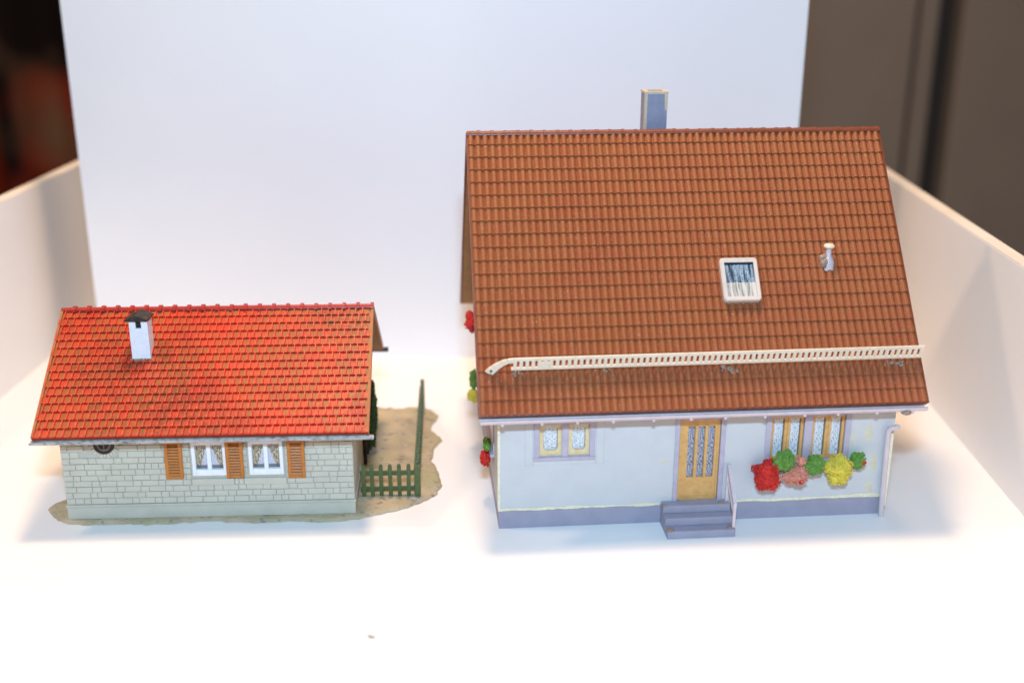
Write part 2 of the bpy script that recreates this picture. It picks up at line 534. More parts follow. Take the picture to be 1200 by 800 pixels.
# ------------------------------------------------------------------ roof machinery
class Roof:
    def __init__(self, house, os_, of, ze, zr, length, depth, yaw=0):
        self.house = house
        self.u0, self.u1 = -os_, length + os_
        self.v0, self.ze = -of, ze
        self.run, self.rise = depth / 2 + of, zr - ze
        self.L = math.hypot(self.run, self.rise)
        self.S = Vector((0, self.run / self.L, self.rise / self.L))
        self.Nn = Vector((0, -self.rise / self.L, self.run / self.L))
        self.vm = depth / 2
        self.zr = zr

    def P(self, u, s, n, rear=False):
        p = Vector((u, self.v0, self.ze)) + self.S * s + self.Nn * n
        if rear:
            p.y = 2 * self.vm - p.y
        return p

    def mat(self, u, s, n):
        p = self.P(u, s, n) * MM
        S, Nn = self.S, self.Nn
        return Matrix(((1, S.x, Nn.x, p.x), (0, S.y, Nn.y, p.y), (0, S.z, Nn.z, p.z), (0, 0, 0, 1)))

    def slab(self, name, mat, n0, n1, inset=0.0, s0=-0.2):
        """one solid gable roof shell: both slopes, from n0 (under) to n1 (top)"""
        m = MB()
        ua, ub = self.u0 + inset, self.u1 - inset
        top, bot = [], []
        for rear in (False, True):
            pass
        k1 = n1 / (self.run / self.L)
        k0 = n0 / (self.run / self.L)
        prof = [self.P(0, s0, n1), Vector((0, self.vm, self.zr + k1)), self.P(0, s0, n1, True),
                self.P(0, s0, n0, True), Vector((0, self.vm, self.zr + k0)), self.P(0, s0, n0)]
        poly = [Vector((ua, p.y, p.z)) for p in prof]
        n = 6
        a = poly
        b = [p + Vector((ub - ua, 0, 0)) for p in poly]
        fs = [(0, 1, 4, 5), (1, 2, 3, 4), (6 + 5, 6 + 4, 6 + 1, 6), (6 + 4, 6 + 3, 6 + 2, 6 + 1)]
        fs += [(i, 6 + i, 6 + (i + 1) % n, (i + 1) % n) for i in range(n)]
        m.add(a + b, fs)
        return m.build(name, mat, self.house)

    def verge(self, u, w, n0, n1, mat, parent, name='verge_board'):
        for rear in (False, True):
            m = MB()
            ps = [self.P(u, -0.3, n0, rear), self.P(u, -0.3, n1, rear), self.P(u, self.L - 0.1, n1, rear), self.P(u, self.L - 0.1, n0, rear)]
            if rear:
                ps.reverse()
            m.prism(ps, (w, 0, 0))
            m.build(name, mat, parent)


def pantile(w, l):
    """S-shaped tile in (u, s, n): lower end lifted over the row below"""
    prof = [(0.0, -0.22), (0.09, -0.16), (0.20, 0.34), (0.38, 0.62), (0.60, 0.62), (0.79, 0.40), (0.92, -0.16), (1.0, -0.22)]
    vs, fs = [], []
    k = len(prof)
    for x, h in prof:
        vs.append((x * w, -0.05 - 0.10 * h, 0.38 + h * 0.92))
    for x, h in prof:
        vs.append((x * w, l + 0.05, h * 0.95))
    for x, h in prof:
        vs.append((x * w, -0.02 - 0.10 * h, -0.32 + h * 0.35))
    for i in range(k - 1):
        fs.append((i, i + 1, k + i + 1, k + i))
        fs.append((2 * k + i, 2 * k + i + 1, i + 1, i))
    ctr = {}
    for i in range(k):
        for j in range(2):
            ctr[j * k + i] = 1.0 if prof[i][1] > 0.3 else 0.0
    return vs, fs, ctr


def flat_tile(w, l):
    """plain tile: flat face, raised rib along one side, lifted lower end"""
    lift, b, rib, rh = 0.55, 0.26, 0.30, 0.26
    z = lambda s: lift * (1 - s / l)
    vs = [(rib, 0, z(0) - 0.06), (w, 0, z(0) - 0.06), (w, l, z(l)), (rib, l, z(l)),
          (rib + b, b, z(b)), (w - b, b, z(b)), (w - b, l - b, z(l - b)), (rib + b, l - b, z(l - b)),
          (rib, 0, -0.1), (w, 0, -0.1),
          (0, -0.06, z(0) + rh), (rib, -0.06, z(0) + rh), (rib, l, lift + 0.02), (0, l, lift + 0.02),
          (0, -0.06, -0.1), (rib, -0.06, -0.1), (0, l, -0.1), (rib, l, -0.1)]
    fs = [(4, 5, 6, 7), (0, 1, 5, 4), (1, 2, 6, 5), (2, 3, 7, 6), (3, 0, 4, 7), (8, 9, 1, 0),
          (10, 11, 12, 13), (14, 15, 11, 10), (15, 17, 12, 11), (16, 14, 10, 13)]
    ctr = {i: 0.0 for i in range(18)}
    for i in (4, 5, 6, 7):
        ctr[i] = 1.0
    return vs, fs, ctr


def lay_tiles(roof, parent, geo, cols, rows, u_start, w, l, mat, smooth, stagger, single_rows, half_fn=None):
    vs, fs, ctr = geo
    base = MB()
    base.add(vs, fs)
    base.ctr = dict(ctr)
    me = base.mesh('roof_tile')
    me.materials.append(MAT[mat])
    if smooth:
        me.shade_smooth()
        me.set_sharp_from_angle(angle=radians(50))
    rest = MB()
    for rear in (False, True):
        for r in range(rows):
            off = (stagger if r % 2 else 0.0)
            n = cols - (1 if off else 0)
            for c in range(n):
                u = u_start + off + c * w
                jit = rng.uniform(-0.05, 0.05)
                if not rear and r < single_rows:
                    o = link('roof_tile', me, parent)
                    mt = roof.mat(u + rng.uniform(-0.03, 0.03), r * l, jit * 0.6)
                    o.matrix_local = mt @ Matrix.Rotation(rng.uniform(-0.008, 0.008), 4, 'Z')
                    continue
                t = rng.random()
                i0 = len(rest.v)
                for k, (a, b, cc) in enumerate(vs):
                    p = roof.P(u + a, r * l + b, cc + jit * 0.6, rear)
                    rest.v.append(tuple(p))
                    rest.ctr[i0 + k] = ctr.get(k, 0.0)
                    rest.tint[i0 + k] = t
                if rear:
                    rest.f += [tuple(i0 + q for q in reversed(f)) for f in fs]
                else:
                    rest.f += [tuple(i0 + q for q in f) for f in fs]
    o = rest.build('roof_tile_field', mat, parent, smooth=50 if smooth else None)
    tag(o, kind='stuff')


# ------------------------------------------------------------------ the tall brown-roofed model house
RL, RD = 115.0, 95.5
HR = root('model_house', (-11.2, 295.4, 0.0), 0.1147)
tag(HR, 'tall model house with white walls, steep brown tiled roof and slate blue plinth', 'model house')
PZ, WT = 6.0, 38.0
slope_r = (106.4 - 38.4) / (RD / 2 + 7.0)

# plinth
m = MB()
m.box(0.25, RL - 0.25, 0.25, RD - 0.25, 0.02, PZ)
m.build('plinth', 'plinth', HR)

# walls: front slab with openings, and the body behind it with both gables
DOOR = (50.6, 65.2, PZ, 32.9)
WIN1 = (10.2, 27.5, 21.3, 32.9)
WIN2 = (76.9, 102.0, 17.6, 32.9)
m = MB()
holed_wall(m, 0, RL, PZ, WT, [DOOR, WIN1, WIN2], 0.0, 2.2)
wall = m.build('wall', 'render_wall', HR)
m = MB()
gz = lambda v: 38.4 + slope_r * (v + 7.0) - 3.2
prof = [(0, 2.2, PZ), (0, 2.2, WT), (0, RD / 2, gz(RD / 2)), (0, RD, WT), (0, RD, PZ)]
m.prism([Vector(p) for p in prof], (RL, 0, 0))
m.build('gable_wall', 'render_wall', wall)

# wavy cream line where the wall paint ends above the plinth
segs = [(0.0, 47.0), (67.4, RL)]
for a, b in segs:
    m = MB()
    n = 60
    pr = None
    for i in range(n + 1):
        u = a + (b - a) * i / n
        lo = PZ - 0.25 + 0.45 * mnoise.noise(Vector((u * 0.13, 3.1, 0))) + 0.2 * mnoise.noise(Vector((u * 0.6, 9, 0)))
        hi = PZ + 0.45 + 0.35 * mnoise.noise(Vector((u * 0.2, 7.7, 0)))
        if u > 100:
            hi += 0.35
        cur = (u, lo, hi)
        if pr:
            u0, l0, h0 = pr
            m.quadf([(u0, -0.14, l0), (u, -0.14, lo), (u, -0.14, hi), (u0, -0.14, h0)])
            m.quadf([(u0, -0.14, h0), (u, -0.14, hi), (u, 0.1, hi), (u0, 0.1, h0)])
            m.quadf([(u0, 0.4, l0), (u, 0.4, lo), (u, -0.14, lo), (u0, -0.14, l0)])
        pr = cur
    m.build('paint_edge', 'cream_edge', wall)
m = MB()
m.box(-0.12, 0.6, -0.16, 0.5, PZ + 0.6, WT - 1)
m.build('corner_strip', 'cream_edge', wall)


def smear(parent, u, z, ru, rz, seed, mat='smear', v=-0.08, name='glue_smear'):
    m = MB()
    n = 40
    ring = []
    for k in range(n):
        a = 2 * pi * k / n
        f = 1 + 0.7 * mnoise.noise(Vector((cos(a) * 1.3 + seed, sin(a) * 1.3, seed))) + 0.5 * mnoise.noise(Vector((cos(a) * 3.5 + seed, sin(a) * 3.5, seed)))
        ring.append((u + ru * f * cos(a), v + 0.13, z + rz * f * sin(a)))
    inner = [(u + (p[0] - u) * 0.7, v, z + (p[2] - z) * 0.7) for p in ring]
    m.add(ring + inner + [(u, v - 0.05, z)], [(k, (k + 1) % n, n + (k + 1) % n, n + k) for k in range(n)] + [(n + k, n + (k + 1) % n, 2 * n) for k in range(n)])
    return m.build(name, mat, parent, smooth=0)


for i, (u, z, a, b) in enumerate(((107.6, 26.2, 1.3, 2.6), (109.6, 17.0, 1.2, 2.6), (109.4, 9.2, 1.0, 2.0), (102.9, 24.5, 0.6, 3.2), (47.8, 19.6, 1.8, 0.45))):
    smear(wall, u, z, a, b, i * 3.7 + 1)
# shallow relief field below the small window
m = MB()
frame_rect(m, 7.6, 30.2, 19.7, 34.0, 2.3, -0.18, 0.05, bottom=1.8, top=1.0)
m.build('window_relief', 'render_wall', wall)

# small double window
w1 = MB()
frame_rect(w1, WIN1[0], WIN1[1], WIN1[2], WIN1[3], 1.5, -0.35, 2.0, bottom=1.0, top=0.8)
w1.bev_box(18.1, 19.9, -0.32, 2.0, WIN1[2] + 1.0, WIN1[3] - 0.8, 0.12)
wo = w1.build('window', 'lilac', HR)
m = MB()
m.bev_box(10.1, 27.6, -0.6, -0.36, 21.2, 22.2, 0.08)
m.build('sill', 'lilac', wo)


def arch_frame(u0, u1, z0, z1, iu0, iu1, iz0, iz1, r, v0, v1):
    """sash with a rounded opening"""
    m = MB()
    seg = 5
    inner, outer = [], []
    for cx, cz, a0, ox, oz in ((iu1 - r, iz0 + r, -90, u1, z0), (iu1 - r, iz1 - r, 0, u1, z1), (iu0 + r, iz1 - r, 90, u0, z1), (iu0 + r, iz0 + r, 180, u0, z0)):
        for k in range(seg + 1):
            a = radians(a0 + 90 * k / seg)
            inner.append((cx + r * cos(a), cz + r * sin(a)))
            outer.append((ox, oz))
    n = len(inner)
    vs = [(x, v0, z) for x, z in outer] + [(x, v0 - 0.12, z) for x, z in inner] + [(x, v1, z) for x, z in inner]
    fs = []
    for i in range(n):
        i2 = (i + 1) % n
        if outer[i] == outer[i2]:
            fs.append((i, n + i2, n + i))
        else:
            fs.append((i, i2, n + i2, n + i))
        fs.append((n + i, n + i2, 2 * n + i2, 2 * n + i))
    m.add(vs, fs)
    return m


for u0, u1 in ((11.7, 18.1), (19.9, 26.0)):
    arch_frame(u0, u1, 22.3, 32.1, u0 + 1.15, u1 - 1.15, 24.0, 31.3, 1.1, 0.5, 1.5).build('frame', 'wood_pale', wo)
    pane(u0 + 1.0, u1 - 1.0, 23.8, 31.6, 1.2, 'lace', wo)

# wide window with four wooden casements
w2 = MB()
frame_rect(w2, WIN2[0], WIN2[1], WIN2[2], WIN2[3], 1.7, -0.35, 2.0, bottom=1.0, top=0.7)
w2.bev_box(88.2, 90.6, -0.32, 2.0, WIN2[2] + 1.0, WIN2[3] - 0.7, 0.12)
wo = w2.build('window', 'lilac', HR)
m = MB()
m.bev_box(76.2, 102.7, -1.6, -0.0, 16.4, 17.6, 0.2)
m.build('sill', 'lilac', wo)
for u0, u1 in ((78.6, 88.2), (90.6, 100.3)):
    um = (u0 + u1) / 2
    for a, b in ((u0, um), (um, u1)):
        m = MB()
        frame_rect(m, a + 0.02, b - 0.02, 18.6, 32.2, 0.85, 0.45, 1.6, bottom=1.0)
        m.build('frame', 'wood', wo)
        pane(a + 0.87, b - 0.87, 19.6, 31.3, 1.2, 'stripe', wo)

# front door
d = MB()
frame_rect(d, DOOR[0], DOOR[1], DOOR[2], DOOR[3], 1.35, -0.35, 2.0, bottom=0.8, top=0.7)
do = d.build('door', 'lilac', HR)
GL = [(54.5, 56.5), (57.4, 59.4), (60.3, 62.3)]
m = MB()
holed_wall(m, 52.0, 63.8, 6.85, 32.15, [(a, b, 14.0, 29.9) for a, b in GL], 0.55, 1.7)
leaf = m.build('door_leaf', 'wood', do)
m = MB()
m.bev_box(52.8, 63.0, 0.35, 0.6, 8.2, 9.0, 0.1)
m.bev_box(52.05, 52.75, 0.35, 0.6, 7.0, 32.0, 0.1)
m.bev_box(63.05, 63.75, 0.35, 0.6, 7.0, 32.0, 0.1)
m.bev_box(56.5, 57.4, 0.3, 0.56, 13.6, 30.3, 0.1)
m.bev_box(59.4, 60.3, 0.3, 0.56, 13.6, 30.3, 0.1)
m.build('moulding', 'wood', do)
for a, b in GL:
    pane(a, b, 14.0, 29.9, 1.25, 'door', do)
# steps with handrail
st = MB()
st.bev_box(47.4, 67.0, -10.2, 0.2, 0.02, 2.35, 0.15)
steps = st.build('steps', 'plinth', HR)
for v, z0, z1 in ((-6.7, 2.36, 4.65), (-3.4, 4.66, 6.95)):
    m = MB()
    m.bev_box(47.42, 66.98, v, 0.2, z0, z1, 0.15)
    m.build('tread', 'plinth', steps)
for i, (u, v, z, r) in enumerate(((48.3, -9.0, 2.45, 1.2), (65.9, -8.9, 2.45, 1.1), (48.0, -2.6, 7.0, 0.9), (64.6, -2.2, 7.0, 1.0))):
    m = MB()
    m.lathe([(r * 1.0, -0.1), (r * 0.95, 0.12), (r * 0.6, 0.3), (r * 0.2, 0.34)], (u, v, z), 12)
    m.v = [(x + 0.25 * mnoise.noise(Vector((x * 2, y * 2, i))), y + 0.25 * mnoise.noise(Vector((y * 2, x * 2, i + 5))), zz) for x, y, zz in m.v]
    m.build('glue_blob', 'glue', steps, smooth=0)
m = MB()
m.box(66.2, 67.0, -9.4, -8.6, 2.36, 9.3)
rail = m.build('handrail', 'gutter_pink', HR)
m = MB()
m.box(66.0, 66.7, -1.5, -0.8, 6.96, 17.2)
m.build('post', 'gutter_pink', rail)
m = MB()
m.prism([(66.1, -9.6, 8.7), (66.1, -9.6, 10.2), (66.1, -1.3, 18.3), (66.1, -0.5, 18.3), (66.1, -0.5, 17.0)], (0.9, 0, 0))
m.build('rail', 'gutter_pink', rail)
m = MB()
m.prism([(66.25, -9.0, 6.0), (66.25, -9.0, 6.8), (66.25, -1.4, 13.6), (66.25, -1.4, 12.8)], (0.5, 0, 0))
m.build('rail', 'gutter_pink', rail)

# downpipe
m = MB()
m.tube([(113.4, -1.3, 0.1), (113.0, -1.3, 14), (112.8, -1.3, 27.2), (112.95, -1.5, 27.9), (113.6, -2.2, 28.7), (114.7, -3.6, 29.5)], [0.8, 0.8, 0.8, 0.82, 0.8, 0.75], 12)
dp = m.build('downpipe', 'gutter_pink', HR, smooth=50)
m = MB()
m.box(113.3, 114.7, -0.95, -0.02, 3, 26.2)
m.build('glue_line', 'cream_edge', dp)

# roof
RR = Roof(HR, 5.55, 7.0, 38.4, 106.4, RL, RD)
ro = RR.slab('roof', 'wood_soffit', -2.0, -0.5, 0.35)
RW = (RR.u1 - RR.u0) / 59.0
RLn = RR.L / 21.0
lay_tiles(RR, ro, pantile(RW, RLn), 59, 21, RR.u0, RW, RLn, 'tile_brown', True, 0.0, 5)
RR.verge(RR.u0 - 0.25, 0.55, -1.9, 0.35, 'ridge_brown', ro)
RR.verge(RR.u1 - 0.30, 0.55, -1.9, 0.35, 'ridge_brown', ro)
m = MB()
prs = [RR.P(0, -0.4, -0.7), RR.P(0, -0.4, 0.38), RR.P(0, 0.1, 0.38), RR.P(0, 0.1, -0.7)]
m.prism([Vector((RR.u0, p.y, p.z)) for p in prs], (RR.u1 - RR.u0, 0, 0))
m.build('eave_edge', 'ridge_brown', ro)


def ridge_tiles(roof, parent, count, r, mat, collar, lift, flat=1.0):
    pitch = (roof.u1 - roof.u0) / count
    m = MB()
    seg = 9
    pts = []
    sts = [(0, r * 0.96), (pitch * 0.78, r), (pitch * 0.80, r * collar), (pitch + 0.12, r * collar), (pitch + 0.121, r * 0.6)]
    for x, rr in sts:
        for k in range(seg):
            a = pi * k / (seg - 1)
            pts.append((x, -rr * 1.15 * cos(a), rr * sin(a) * flat))
    fs = []
    for j in range(len(sts) - 1):
        for k in range(seg - 1):
            fs.append((j * seg + k, (j + 1) * seg + k, (j + 1) * seg + k + 1, j * seg + k + 1))
    fs.append(tuple(range(seg)))
    m.add(pts, fs)
    me = m.mesh('ridge_tile')
    me.materials.append(MAT[mat])
    me.shade_smooth()
    me.set_sharp_from_angle(angle=radians(40))
    for i in range(count):
        o = link('ridge_tile', me, parent)
        o.matrix_local = Matrix.Translation(Vector((roof.u0 + i * pitch, roof.vm, roof.zr + lift + rng.uniform(-0.06, 0.06))) * MM) @ Matrix.Rotation(rng.uniform(-0.012, 0.012), 4, 'Y')


ridge_tiles(RR, ro, 32, 1.15, 'ridge_brown', 1.10, -0.55)


def gutter(roof, parent, u0, u1, r, n_off, mat, name='gutter', notch=0, s_off=-1.3):
    """half-round trough hanging under the front eave"""
    m = MB()
    c = roof.P(0, s_off, n_off)
    seg = 10
    for x in (u0, u1):
        for k in range(seg + 1):
            a = pi + pi * k / seg
            m.v.append((x, c.y + r * cos(a), c.z + r * sin(a)))
        for k in range(seg + 1):
            a = 2 * pi - pi * k / seg
            m.v.append((x, c.y + r * 0.7 * cos(a), c.z + r * 0.7 * sin(a)))
    n = 2 * (seg + 1)
    for k in range(n):
        k2 = (k + 1) % n
        m.f.append((k, n + k, n + k2, k2))
    m.f.append(tuple(reversed(range(n))))
    m.f.append(tuple(range(n, 2 * n)))
    g = m.build(name, mat, parent, smooth=40)
    if notch:
        mb = MB()
        mb.lathe([(0.15, -0.75), (0.45, -0.5), (0.5, 0.0), (0.3, 0.4)], (0, 0, 0), 8)
        me = mb.mesh('bracket')
        me.materials.append(MAT[mat])
        for i in range(notch):
            o = link('bracket', me, g)
            o.location = Vector((u0 + (u1 - u0) * (i + 0.6 + rng.uniform(-0.1, 0.1)) / notch, c.y - r * 0.35, c.z - r * 0.88)) * MM
    return g


gutter(RR, HR, -5.4, 120.6, 1.55, -1.5, 'gutter_pink', notch=12, s_off=-0.65)
m = MB()
m.lathe([(0.6, -0.9), (1.5, -0.4), (1.3, 0.3), (0.5, 0.8)], (114.6, -7.0, 35.6), 12)
m.v = [(x * 1 + 0.4 * mnoise.noise(Vector((x, y, z))), y, z + 0.3 * mnoise.noise(Vector((z, x, y)))) for x, y, z in m.v]
m.build('glue_blob', 'glue', HR, smooth=0)

# slotted snow guard, tilted out from the roof
SG = MB()
tilt = radians(20)
gd = Vector((0, -sin(tilt), cos(tilt)))
gnorm = Vector((0, -cos(tilt), -sin(tilt)))


def guard_base(u):
    return RR.P(u, 12.6 + 0.0035 * u, 1.15)


def guard_prism(m, u0, u1, h0, h1, th=0.9, off=0.0, sk=0.0):
    a, b = guard_base(u0), guard_base(u1)
    ps = [a + gd * h0, b + gd * h0, b + gd * h1 + Vector((sk, 0, 0)), a + gd * h1 + Vector((sk, 0, 0))]
    ps = [p + gnorm * off for p in ps]
    m.prism(ps, gnorm * th)


GU0, GU1 = 4.0, 120.4
guard_prism(SG, GU0, GU1, 3.15, 4.15, 0.4)
sg = SG.build('snow_guard', 'cream_plastic', HR)
m = MB()
guard_prism(m, GU0 - 0.4, GU1, 0.0, 0.85, 0.45)
m.build('lower_rail', 'cream_plastic', sg)
m = MB()
ng = 70
for i in range(ng):
    u = GU0 + 0.2 + (GU1 - GU0 - 1.2) * i / (ng - 1)
    guard_prism(m, u, u + 0.93, 0.8, 3.2, 0.32, 0.05)
for i in (4, 5):
    u = GU0 + 0.2 + (GU1 - GU0 - 1.2) * i / (ng - 1)
    guard_prism(m, u, u + 1.7, 0.8, 2.5, 0.25, 0.06)
tag(m.build('slot_bars', 'cream_plastic', sg), kind='stuff')
# curved end hooked down at the verge
m = MB()
path = [(4.2, 3.42), (2.6, 3.25), (1.1, 2.6), (-0.6, 1.3), (-1.9, 0.0), (-2.6, -0.9)]
wid = [0.68, 0.70, 0.85, 1.05, 1.2, 1.2]
for k in range(len(path) - 1):
    (ua, ha), (ub, hb) = path[k], path[k + 1]
    wa, wb = wid[k], wid[k + 1]
    q = []
    for (uu, hh, ww, sgn) in ((ua, ha, wa, 1), (ua, ha, wa, -1), (ub, hb, wb, -1), (ub, hb, wb, 1)):
        tx, ty = (ub - ua), (hb - ha)
        ln = math.hypot(tx, ty)
        nx_, ny_ = -ty / ln, tx / ln
        q.append(guard_base(uu + nx_ * ww * -sgn) + gd * (hh + ny_ * ww * -sgn))
    m.prism(q, gnorm * (0.52 - 0.015 * k))
m.build('end_bracket', 'cream_plastic', sg)
m = MB()
c0 = guard_base(-1.9) + gd * 0.05 + gnorm * 0.5
m.prism([c0 + Vector((-0.3, 0, 0)) - gd * 0.35, c0 + Vector((0.3, 0, 0)) - gd * 0.35, c0 + Vector((0.3, 0, 0)) + gd * 0.35, c0 + Vector((-0.3, 0, 0)) + gd * 0.35], gnorm * 0.06)
m.build('bolt_hole', 'black', sg)
for i, (u, s) in enumerate(((5.5, 12.0), (64, 11.6), (66, 11.0), (111.5, 12.0), (114, 11.6), (30, 12.4))):
    m = MB()
    for k in range(10):
        p = RR.P(u + rng.uniform(-1.2, 1.2), s + rng.uniform(-0.8, 0.9), 0.9)
        rr = rng.uniform(0.2, 0.45)
        m.lathe([(rr, -0.5), (rr, 0.0), (rr * 0.5, 0.15)], p - RR.Nn * 0.35, 7)
    m.build('glue_blob', 'glue', sg, smooth=0)

# skylight
m = MB()
su0, su1, ss0, ss1 = 65.45, 76.45, 30.9, 44.3


def roof_poly_prism(m, ring, n0, n1):
    a = [RR.P(u, s, n0) for u, s in ring]
    b = [RR.P(u, s, n1) for u, s in ring]
    k = len(ring)
    m.add(a + b, [tuple(range(k, 2 * k))] + [(i, (i + 1) % k, k + (i + 1) % k, k + i) for i in range(k)])


def rring(u0, u1, s0, s1, r, seg=4):
    out = []
    for cx, cs, a0 in ((u1 - r, s0 + r, -90), (u1 - r, s1 - r, 0), (u0 + r, s1 - r, 90), (u0 + r, s0 + r, 180)):
        for k in range(seg + 1):
            a = radians(a0 + 90 * k / seg)
            out.append((cx + r * cos(a), cs + r * sin(a)))
    return out


outer = rring(su0, su1, ss0, ss1, 1.0)
bev = rring(su0 + 0.25, su1 - 0.25, ss0 + 0.25, ss1 - 0.25, 0.9)
inner = rring(su0 + 1.2, su1 - 1.2, ss0 + 1.3, ss1 - 1.45, 0.15)
k = len(outer)
vs = [RR.P(u, s, -0.2) for u, s in outer] + [RR.P(u, s, 2.0) for u, s in outer] + [RR.P(u, s, 2.35) for u, s in bev] + [RR.P(u, s, 2.25) for u, s in inner] + [RR.P(u, s, 1.3) for u, s in inner]
fs = []
for lv in range(4):
    for i in range(k):
        fs.append((lv * k + i, lv * k + (i + 1) % k, (lv + 1) * k + (i + 1) % k, (lv + 1) * k + i))
m.add(vs, fs)
sk = m.build('skylight', 'skylight_frame', HR, smooth=35)
m = MB()
a, b, c, d_ = (RR.P(su0 + 1.15, ss0 + 1.25, 1.72), RR.P(su1 - 1.15, ss0 + 1.25, 1.72), RR.P(su1 - 1.15, ss1 - 1.4, 1.72), RR.P(su0 + 1.15, ss1 - 1.4, 1.72))
m.quadf([a, b, c, d_], [(0, 0), (1, 0), (1, 1), (0, 1)])
m.build('pane', 'skylight', sk)

# vent pipe on the roof
pv = RR.P(98.0, 42.6, 0.0)
m = MB()
m.lathe([(1.9, -1.6), (1.8, 0.6), (1.5, 1.6), (0.85, 2.6), (0.75, 4.6), (0.7, 4.9)], pv, 16)
vp = m.build('vent_pipe', 'gutter_pink', HR, smooth=35)
m = MB()
m.lathe([(0.8, 4.9), (1.55, 5.0), (1.6, 5.5), (1.1, 6.0), (0.2, 6.15)], pv, 16)
m.build('cap', 'cream_plastic', vp, smooth=35)
m = MB()
for kq in range(7):
    q = RR.P(96.9 + rng.uniform(-0.9, 1.2), 43.2 + rng.uniform(-0.9, 1.4), 0.9)
    m.lathe([(1.0, -1.2), (1.15, 0.2), (0.9, 0.9), (0.3, 1.3)], q, 12)
m.build('glue_blob', 'glue', vp, smooth=0)

# chimney behind the ridge
m = MB()
cu0, cu1, cv0, cv1, cz = 48.7, 55.5, 51.5, 58.0, 117.6
m.prism([(cu0, cv0, 94), (cu1, cv0, 94), (cu1, cv1, 94), (cu0, cv1, 94)], (0, 0, cz - 94 - 0.7))
ch = m.build('chimney', 'chimney_grey', HR)
m = MB()
m.box(cu0 - 0.1, cu0 + 0.65, cv0 - 0.12, cv0 + 1.2, 94, cz - 0.72)
m.build('corner_strip', 'tan_edge', ch)
m = MB()
m.prism([(cu1 - 0.9, cv0 - 0.1, cz - 0.72), (cu1 - 0.85, cv0 - 0.1, cz - 4.6), (cu1 - 0.6, cv0 - 0.1, cz - 5.6), (cu1 + 0.08, cv0 - 0.1, cz - 5.4), (cu1 + 0.08, cv0 - 0.1, cz - 0.72)], (0, 1.4, 0))
m.build('corner_strip', 'tan_edge', ch)
m = MB()
holed = [(cu0 - 0.15, cu1 + 0.15, cv0 - 0.18, cv1 + 0.15)]
x0, x1, y0, y1 = holed[0]
for bx in ((x0, x1, y0, y0 + 1.3), (x0, x1, y1 - 1.3, y1), (x0, x0 + 1.3, y0 + 1.3, y1 - 1.3), (x1 - 1.3, x1, y0 + 1.3, y1 - 1.3)):
    m.box(bx[0], bx[1], bx[2], bx[3], cz - 0.7, cz)
m.build('rim', 'tan_edge', ch)

# windows and ledges on the side gable
for v0, v1, z0, z1 in ((14, 34, 17.5, 31), (50, 70, 17.5, 31), (38, 57, 52, 66)):
    m = MB()
    for a in ((v0, v0 + 1.5, z0, z1), (v1 - 1.5, v1, z0, z1), (v0 + 1.5, v1 - 1.5, z0, z0 + 1.2), (v0 + 1.5, v1 - 1.5, z1 - 1.2, z1)):
        m.box(-0.4, 0.0, a[0], a[1], a[2], a[3])
    g = m.build('window', 'lilac', HR)
    m = MB()
    m.quadf([(-0.12, v1 - 1.5, z0 + 1.2), (-0.12, v0 + 1.5, z0 + 1.2), (-0.12, v0 + 1.5, z1 - 1.2), (-0.12, v1 - 1.5, z1 - 1.2)], [(0, 0), (1, 0), (1, 1), (0, 1)])
    m.build('pane', 'lace', g)
    m = MB()
    m.box(-1.3, 0.0, v0 - 0.6, v1 + 0.6, z0 - 1.1, z0 - 0.02)
    m.build('sill', 'lilac', g)


# ------------------------------------------------------------------ flocked flower clumps (foam crumbs glued to the walls)
def clump_mesh(rx, ry, rz, seed, grains, gs):
    r = random.Random(seed)
    m = MB()
    # lumpy core
    nu, nv = 18, 11
    pts = []
    for j in range(nv + 1):
        th = pi * j / nv
        for i in range(nu):
            ph = 2 * pi * i / nu
            dvec = Vector((sin(th) * cos(ph), sin(th) * sin(ph), cos(th)))
            f = 0.84 + 0.38 * mnoise.noise(dvec * 1.6 + Vector((seed, 0, 0))) + 0.08 * mnoise.noise(dvec * 4.5 + Vector((0, seed, 0)))
            pts.append((dvec.x * rx * f, dvec.y * ry * f, dvec.z * rz * f))
    fs = []
    for j in range(nv):
        for i in range(nu):
            i2 = (i + 1) % nu
            fs.append((j * nu + i, (j + 1) * nu + i, (j + 1) * nu + i2, j * nu + i2))
    m.add(pts, fs)
    # crumbs over the whole surface
    for _ in range(grains):
        z = r.uniform(-1, 1)
        ph = r.uniform(0, 2 * pi)
        q = math.sqrt(1 - z * z)
        dvec = Vector((q * cos(ph), q * sin(ph), z))
        f = 0.86 + 0.38 * mnoise.noise(dvec * 1.6 + Vector((seed, 0, 0))) + r.uniform(-0.05, 0.12)
        c = Vector((dvec.x * rx * f, dvec.y * ry * f, dvec.z * rz * f))
        s = gs * r.uniform(0.6, 1.3)
        ax = Vector((r.uniform(-1, 1), r.uniform(-1, 1), r.uniform(-1, 1))).normalized()
        rot = Matrix.Rotation(r.uniform(0, 6.28), 3, ax)
        oc = [rot @ Vector(p) * s * r.uniform(0.7, 1.2) + c for p in ((1, 0, 0), (-1, 0, 0), (0, 1, 0), (0, -1, 0), (0, 0, 1), (0, 0, -1))]
        m.add(oc, [(0, 2, 4), (2, 1, 4), (1, 3, 4), (3, 0, 4), (2, 0, 5), (1, 2, 5), (3, 1, 5), (0, 3, 5)])
    return m


C_R, S_R = cos(0.1147), sin(0.1147)


def r_world(u, v, z):
    return Vector((-11.2 + u * C_R - v * S_R, 295.4 + u * S_R + v * C_R, z))


